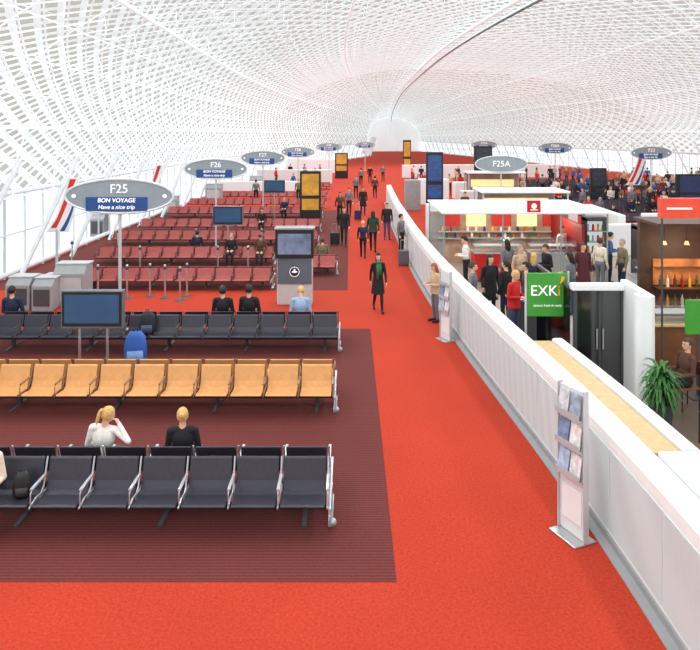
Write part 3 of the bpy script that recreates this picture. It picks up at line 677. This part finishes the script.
for i in range(24):
    c=random.choice([(200,40,40),(230,190,60),(60,110,60),(240,236,228),(40,60,120),(190,110,50)])
    x=3.55+i*.16; zz=1.035 if i%2 else 1.285
    b=MB(); b.box(-.04,.04,-.04,.04,0,.15); b.seg((0,0,.15),(0,0,.19),.018); o=b.build('carton',M('carton_%d'%(c[0]+c[1]),c,.5)); o.location=(x,26.83,zz); tag(o,'small coloured carton on the back shelves of the pavilion shop','carton','cartons on the pavilion shelves')
def counter(x0,x1,y0,y1,h,label,front,top=WHITE,glass=False):
    r=thing('counter',label,'counter',((x0+x1)/2,(y0+y1)/2,0.006)); w=(x1-x0)/2; d=(y1-y0)/2
    b=MB(); b.box(-w,w,-d,d,0,h-.05); b.build('body',front,r,bev=.01)
    b=MB(); b.box(-w-.04,w+.04,-d-.04,d+.04,h-.05,h); b.build('worktop',top,r,bev=.01)
    b=MB(); b.box(-w,w,-d-.004,-d+.01,.0,.1); b.build('kick_plate',DGREY,r)
    if glass:
        b=MB(); b.prism([(-d,h),(-d+.08,h+.38),(d,h+.42),(d,h)],-w,w); gc=b.build('glass_case',GLASS,r)
        b=MB(); b.box(-w*.95,w*.95,-d*.6,d*.8,h+.18,h+.20); b.build('case_shelf',LGREY,gc)
counter(4.2,5.9,23.6,24.3,1.0,'shop counter with a glass case under the canopy',REDP,STEEL,True)
counter(6.1,7.7,23.6,24.3,1.0,'steel shop counter beside the bright red one under the canopy',STEEL,STEEL,True)
def fridge(x,y,label):
    r=thing('display_fridge',label,'fridge',(x,y,.006)); b=MB(); b.box(-.4,.4,.55,.6,0,1.9); b.box(-.4,-.37,0,.6,0,1.9); b.box(.37,.4,0,.6,0,1.9); b.box(-.4,.4,0,.6,1.8,1.95); b.box(-.4,.4,0,.6,0,.2); b.build('cabinet',DGREY,r)
    b=MB(); b.box(-.37,.37,.53,.55,.2,1.8); b.build('lit_back',M('fridge_lit',(230,236,240),.5,emit=.6),r)
    for k in range(4):
        b=MB(); b.box(-.37,.37,.05,.53,.2+k*.4,.22+k*.4); b.build('shelf',LGREY,r)
        for q in range(4):
            b=MB(); b.seg((0,0,0),(0,0,.2),.05,n=8); b.seg((0,0,.2),(0,0,.26),.05,.02,8); o=b.build('drink_bottle',BO[(k+q)%4]); o.location=(x-.27+q*.18,y+.2,.23+k*.4); tag(o,'coloured drink bottle inside a lit display fridge','bottle','drink bottles in the display fridges')
BO=[M('drink_%d'%i,c,.3) for i,c in enumerate([(210,60,40),(240,170,40),(70,140,70),(200,210,220)])]
fridge(9.05,25.6,'dark lit display fridge just right of the pavilion shop'); fridge(9.95,23.2,'dark lit display fridge standing alone right of the pavilion')
r=thing('hanging_sign','small red sign fixed on top of the shop canopy','sign',(X_at(535,22.7),22.85,2.452))
b=MB(); b.box(-.22,.22,-.04,.04,0,.38); bo=b.build('board',REDP,r,bev=.01); b=MB(); b.ell((0,-.045,.2),(.09,.008,.09)); b.box(-.12,.12,-.05,-.04,.06,.09); b.build('mark',WT,bo)
def lwall(x0,y0,x1,y1,h,t,mat,label,zb=0):
    dx,dy=x1-x0,y1-y0; L=math.hypot(dx,dy); b=MB(); b.box(0,L,-t/2,t/2,0,h)
    o=b.build('partition',mat,bev=min(.04,t/3)); o.location=(x0,y0,zb); o.rotation_euler.z=math.atan2(dy,dx); tag(o,label,'partition'); return o
lwall(9.6,21.8,13.5,21.8,1.15,.3,WHITE,'long low white partition right of the queueing people')
counter(8.2,12.2,19.8,20.5,.92,'long stainless steel counter in front of the low white partition',LGREY,STEEL,True)
counter(6.9,10.4,17.6,18.2,1.0,'white counter with a dark base behind the glass doors',OFF,WHITE,False)
counter(3.9,5.2,16.9,17.4,1.0,'low dark counter between the parapet and the green sign',DGREY,STEEL,False)
counter(10.9,13.6,24.2,25,1.1,'bright red counter right of the pavilion shop',REDP,STEEL,True)
counter(14.4,18,25.6,26.4,1.1,'steel topped pale counter at the right of the bright red counter',OFF,STEEL,True)
lwall(9.4,28.6,16,29.4,1.3,.3,WHITE,'white low partition behind the shop pavilion on the right')
lwall(5.0,29.6,9.2,29.9,1.3,.35,WHITE,'white low partition right behind the shop canopy')
lwall(12.4,31.9,12.6,37,1.3,.35,WHITE,'white low partition running away from the camera beyond the pavilion')
lwall(14,33.5,24,35.2,1.2,.35,WHITE,'long white partition in front of the crowded far right benches')
lwall(6.5,36.5,12,37.2,1.4,.5,WHITE,'broad white partition under the plain oval sign')
lwall(7,44.5,12.4,45.3,1.4,.6,OFF,'pale partition beyond the plain oval sign')
lwall(8,54,13,55,1.3,.8,WHITE,'long white partition in the far hall')
lwall(6,80,24,81,1.5,1,WHITE,'most distant white partition across the right hall')
lwall(3.6,33,4.8,33,1.7,.8,OFF,'pale box unit left of the departure board')
lwall(3.3,29,4.3,29,1.5,.8,GREY,'grey cabinet beside the parapet before the departure board')
lwall(3.6,46,4.6,46,2.0,.8,GREY,'grey service box beyond the departure board')
lwall(4.9,50,7,50,1.8,1.2,WHITE,'white service block right of the grey service box')
lwall(-10.4,56.4,-2.4,56.4,1.2,.4,WHITE,'low white partition across the far left, behind the seventh red bench')
lwall(-9.4,71,-1.8,71,1.4,.6,OFF,'pale partition on the far left behind the most distant red bench')
lwall(-8.2,90,-.4,90,1.8,1,WHITE,'last white partition on the far left beyond the faraway totem')
def canopy(x0,x1,y0,y1,z,label,back=None):
    r=thing('canopy_shop',label,'shop',(x0,y0,0)); w=x1-x0; d=y1-y0
    b=MB(); b.box(0,w,0,d,z,z+.10); b.build('canopy',WHITE,r,bev=.02)
    for x in (.1,w-.1):
        for y in (.1,d-.1): b=MB(); b.seg((x,y,0),(x,y,z),.04,n=8); b.build('post',LGREY,r)
    b=MB(); b.box(.2,w-.2,d*.8,d*.85,0,z-.1); b.build('back_wall',back or M('far_shop_back',(150,138,130),.6,noise=.3,scale=1.5),r)
    b=MB(); b.box(.3,w-.3,d*.25,d*.4,0,1.0); b.build('counter_block',OFF,r)
    b=MB(); b.box(.5,w-.5,d*.8-.04,d*.8,1.3,1.8); b.build('lit_panel',WARM,r)
canopy(6.2,10.4,33.0,35.5,2.2,'small white-roofed stall under the plain oval sign')
canopy(8,12,47.6,49.6,2.3,'farther white-roofed stall in the right hall')
# green sign
r=thing('shop_sign','green shop sign board with white lettering on posts behind the parapet','sign',(X_at(547,14.2),14.2,0))
z0,z1=Z_at(316,14.2),Z_at(273,14.2); w=.40
b=MB(); b.box(-w,w,-.03,.03,z0,z1); bo=b.build('board',GREEN,r,bev=.005)
for q in (-w-.03,w+.03):
    b=MB(); b.seg((q,0,0),(q,0,z1+.03),.025); b.build('post',LGREY,r)
OM=M('orange_mark',(235,150,40),.5,emit=.2)
text(bo,'EXK',-.07,-.036,z1-.36,.30,WT); text(bo,'i',.235,-.036,z1-.36,.30,OM); text(bo,'natural, fresh & ready',0,-.036,z0+.22,.066,WT)
b=MB(); b.prism([(.25,z1-.22),(.29,z1-.06),(.35,z1-.08),(.32,z1-.15)],-.045,-.031,'y'); b.build('leaf_mark',OM,bo)
# portal with glass door
r=thing('glass_portal','white framed entrance with dark glass doors behind the wood ledge','doorway',(4.32,13.6,0))
b=MB(); b.box(0,1.1,0,.2,1.95,2.08); b.build('header',WHITE,r,bev=.02)
for k in (0,1):
    b=MB(); b.box(.12+k*.46,.54+k*.46,.10,.13,.02,1.95); gd=b.build('glass_door',DGLASS,r)
    xh=.50 if k==0 else .62
    b=MB(); b.seg((xh,.06,.8),(xh,.06,1.2),.015); b.build('handle',STEEL,gd)
b=MB(); b.box(.06,.12,.08,.16,0,1.95); b.box(.98,1.04,.08,.16,0,1.95); b.box(.54,.58,.08,.16,0,1.95); b.box(.1,1.0,.08,.16,.0,.12); b.build('door_frame',DGREY,r)
b=MB(); b.box(0,.02,.2,2.6,0,1.95); b.build('side_glass',DGLASS,r)
b=MB(); b.box(-.02,.04,.2,2.6,1.95,2.0); b.build('rail',DGREY,r)
b=MB(); b.prism([(5.12,12.55),(5.16,12.48),(5.36,12.42),(5.44,12.48),(5.44,12.62),(5.50,13.9),(5.36,13.9),(5.28,12.75),(5.14,12.7)],0,2.12,'z'); o=b.build('pier',WHITE,bev=.02); tag(o,'tall white pier between the glass door and the plant','pier')
# cafe
r=thing('cafe','dark cafe wall of brown wood with lit shelves behind the orange red sign','shop',(6.75,16.3,0))
DBR=M('dark_brown_wood',(74,46,30),.5,noise=.25,scale=5)
b=MB(); b.box(0,4,0,.15,0,3.0); bw=b.build('wood_wall',DBR,r)
b=MB(); b.box(-.1,4,-1.2,.15,3.0,3.06); b.build('soffit',DBR,r)
b=MB(); b.box(.3,3.6,-.04,0,1.5,2.1); b.build('lit_panel',M('amber_panel',(190,116,60),.5,emit=.3,noise=.5,scale=3),bw)
for i in range(3):
    b=MB(); b.box(.3,3.6,-.3,0,1.0+i*.45,1.02+i*.45); b.build('shelf',BROWN,r)
for i in range(5):
    b=MB(); b.seg((.3+i*.5,-.6,2.52),(.3+i*.5,-.6,2.60),.06,.03,12); ls=b.build('lamp_shade',WARM,r); b=MB(); b.seg((.3+i*.5,-.6,2.6),(.3+i*.5,-.6,3.0),.008); b.build('cord',BLACK,ls)
BOT=[M('bottle_%d'%i,c,.3) for i,c in enumerate([(150,40,30),(220,160,50),(60,90,50),(230,220,200),(90,50,30)])]
for i in range(24):
    b=MB(); b.seg((0,0,0),(0,0,.18),.035,n=10); b.seg((0,0,.18),(0,0,.22),.035,.014,10); b.seg((0,0,.22),(0,0,.28),.013,n=8); o=b.build('bottle',BOT[i%5]); o.location=(7.15+(i%12)*.17,16.14,1.022+(i//12)*.45); tag(o,'bottle standing on the lit shelves of the cafe','bottle','bottles on the cafe shelves')
counter(6.35,8.4,14.5,15.1,1.05,'brown wood cafe counter below the orange red sign',BROWN,WOOD,True)
r=thing('fascia_sign','wide orange red box sign with a white mark at the right edge','sign',(X_at(659,14),14,0))
b=MB(); b.box(0,1.5,-.08,.08,3.32,3.72); bo=b.build('board',ORED,r,bev=.01)
for q in (.06,1.44):
    b=MB(); b.seg((q,0,0),(q,0,3.34),.022); b.build('post',DGREY,r)
b=MB(); b.box(.12,.62,-.095,-.081,3.5,3.535); b.build('mark',WT,bo)
r=thing('menu_board','bright green menu board on a stand at the right edge','board',(6.62,13.3,0))
b=MB(); b.box(-.25,.25,-.02,.02,1.2,1.85); b.build('panel',GREEN,r); b=MB(); b.seg((0,.03,0),(0,.03,1.2),.025); b.box(-.2,.2,-.2,.2,0,.03); b.build('stand',DGREY,r)
def cafe_table(x,y,label):
    r=thing('cafe_table',label,'table',(x,y,.006),0,'wooden cafe tables'); b=MB(); b.seg((0,0,.71),(0,0,.745),.36,n=28); b.build('tabletop',WOOD,r)
    b=MB(); b.seg((0,0,.02),(0,0,.71),.03); b.build('pedestal',STEEL,r); b=MB(); b.seg((0,0,0),(0,0,.02),.22,n=20); b.build('base',STEEL,r)
    for k,(dx,dy) in enumerate(((-.12,.05),(.14,-.08))):
        b=MB(); b.seg((0,0,0),(0,0,.09),.03,.042,12); o=b.build('cup',WHITE); o.location=(x+dx,y+dy,.751); tag(o,'white cup standing on a round wooden cafe table','cup','white cups on the cafe tables')
def cafe_chair(x,y,rz,label):
    r=thing('cafe_chair',label,'chair',(x,y,.006),rz,'dark cafe chairs')
    b=MB(); b.box(-.2,.2,-.2,.2,.39,.42); b.build('seat',BROWN,r,bev=.012)
    b=MB(); b.box(-.2,.2,.185,.21,.62,.88); b.build('backrest',BROWN,r,bev=.01)
    for sx in(-1,1):
        for sy in (-1,1):
            b=MB(); b.seg((sx*.17,sy*.17,0),(sx*.17,sy*.18,.40 if sy<0 else .88),.014); b.build('leg',BLACK,r)
cafe_table(6.76,12.6,'round wooden cafe table between two seated people'); cafe_table(5.75,10.3,'round wooden cafe table nearest the white counter'); cafe_table(6.2,11.2,'round wooden cafe table between the plant and the right edge')
cafe_chair(6.10,12.75,-1.4,'dark cafe chair under the person in brown'); cafe_chair(7.45,12.2,1.5,'dark cafe chair under the person in black'); cafe_chair(5.0,10.2,-PI/2,'empty dark cafe chair left of the nearest cafe table'); cafe_chair(5.75,9.5,PI,'empty dark cafe chair in front of the nearest cafe table')
cafe_chair(6.4,10.3,PI/2,'empty dark cafe chair right of the nearest cafe table')
# plant
r=thing('potted_plant','leafy green plant in a dark pot right of the white pier','plant',(5.22,11.75,.006))
b=MB(); b.seg((0,0,0),(0,0,.5),.15,.21,20); b.build('pot',DGREY,r); b=MB(); b.seg((0,0,.48),(0,0,.51),.195,n=20); b.build('soil',SOIL,r)
b=MB()
for i in range(200):
    a=random.uniform(0,2*PI); L=random.uniform(.25,.5); up=random.uniform(.3,1.3); dr=Vector((math.cos(a),math.sin(a),0)); sd=Vector((-math.sin(a),math.cos(a),0)); base=Vector((0,0,.5+random.uniform(0,.55)))+dr*.03
    w=.035; p=[]
    for t in (0,.35,.7,1):
        c=base+dr*(L*t*.8)+Vector((0,0,L*up*t-L*1.1*t*t)); ww=w*(1-abs(2*t-.8)*.7 if t<1 else 0.02); p+= [c-sd*ww,c+sd*ww]
    b._add(p,[(0,1,3,2),(2,3,5,4),(4,5,7,6)])
b.build('leaves',LEAF,r)
# ------------------------------------------------------------ lights, world, camera
def pl(x,y,z,e,col,s=.3):
    l=bpy.data.lights.new('lamp','POINT'); l.energy=e; l.color=col; l.shadow_soft_size=s; o=bpy.data.objects.new('shop_light',l); COL.objects.link(o); o.location=(x,y,z)
pl(5,25,2.1,70,(1,.86,.7)); pl(7.2,25.0,2.1,60,(1,.86,.7)); pl(7.8,15.3,2.3,35,(1,.72,.45))
for fr in (.21,.33,.46,.56,.75):  # added fill lights under the roof to brighten the hall, not real fixtures
    j=NJ*fr
    for (ya,yb) in ((-6,50),(50,110)):
        yc=(ya+yb)/2; p=rs(yc,j,1.5); l=bpy.data.lights.new('strip','AREA'); l.shape='RECTANGLE'; l.size=.22; l.size_y=yb-ya; l.energy=1350; l.color=(.97,.99,1)
        o=bpy.data.objects.new('roof_fill_light',l); COL.objects.link(o)
        pa,pb=rs(ya,j,1.5),rs(yb,j,1.5); o.location=((pa[0]+pb[0])/2,yc,p[2]); o.rotation_euler=(0,0,-math.atan2(pb[0]-pa[0],yb-ya))
w=bpy.data.worlds.new('World'); bpy.context.scene.world=w; w.use_nodes=True; nt=w.node_tree; bg=nt.nodes['Background']; bg.inputs[0].default_value=(.97,.985,1,1); bg.inputs[1].default_value=1.35
sl=bpy.data.lights.new('sun','SUN'); sl.energy=2.5; sl.angle=math.radians(40); so=bpy.data.objects.new('sun',sl); COL.objects.link(so); so.rotation_euler=(math.radians(18),math.radians(-25),0)
sc=bpy.context.scene; sc.view_settings.view_transform='Standard'; sc.view_settings.exposure=0
cam=bpy.data.cameras.new('camera'); co=bpy.data.objects.new('camera',cam); COL.objects.link(co); co.location=(0,0,5); co.rotation_euler=(PI/2,0,0)
cam.sensor_width=36; cam.sensor_fit='HORIZONTAL'; cam.lens=36; cam.shift_y=-191/700.; cam.clip_end=600
sc.camera=co
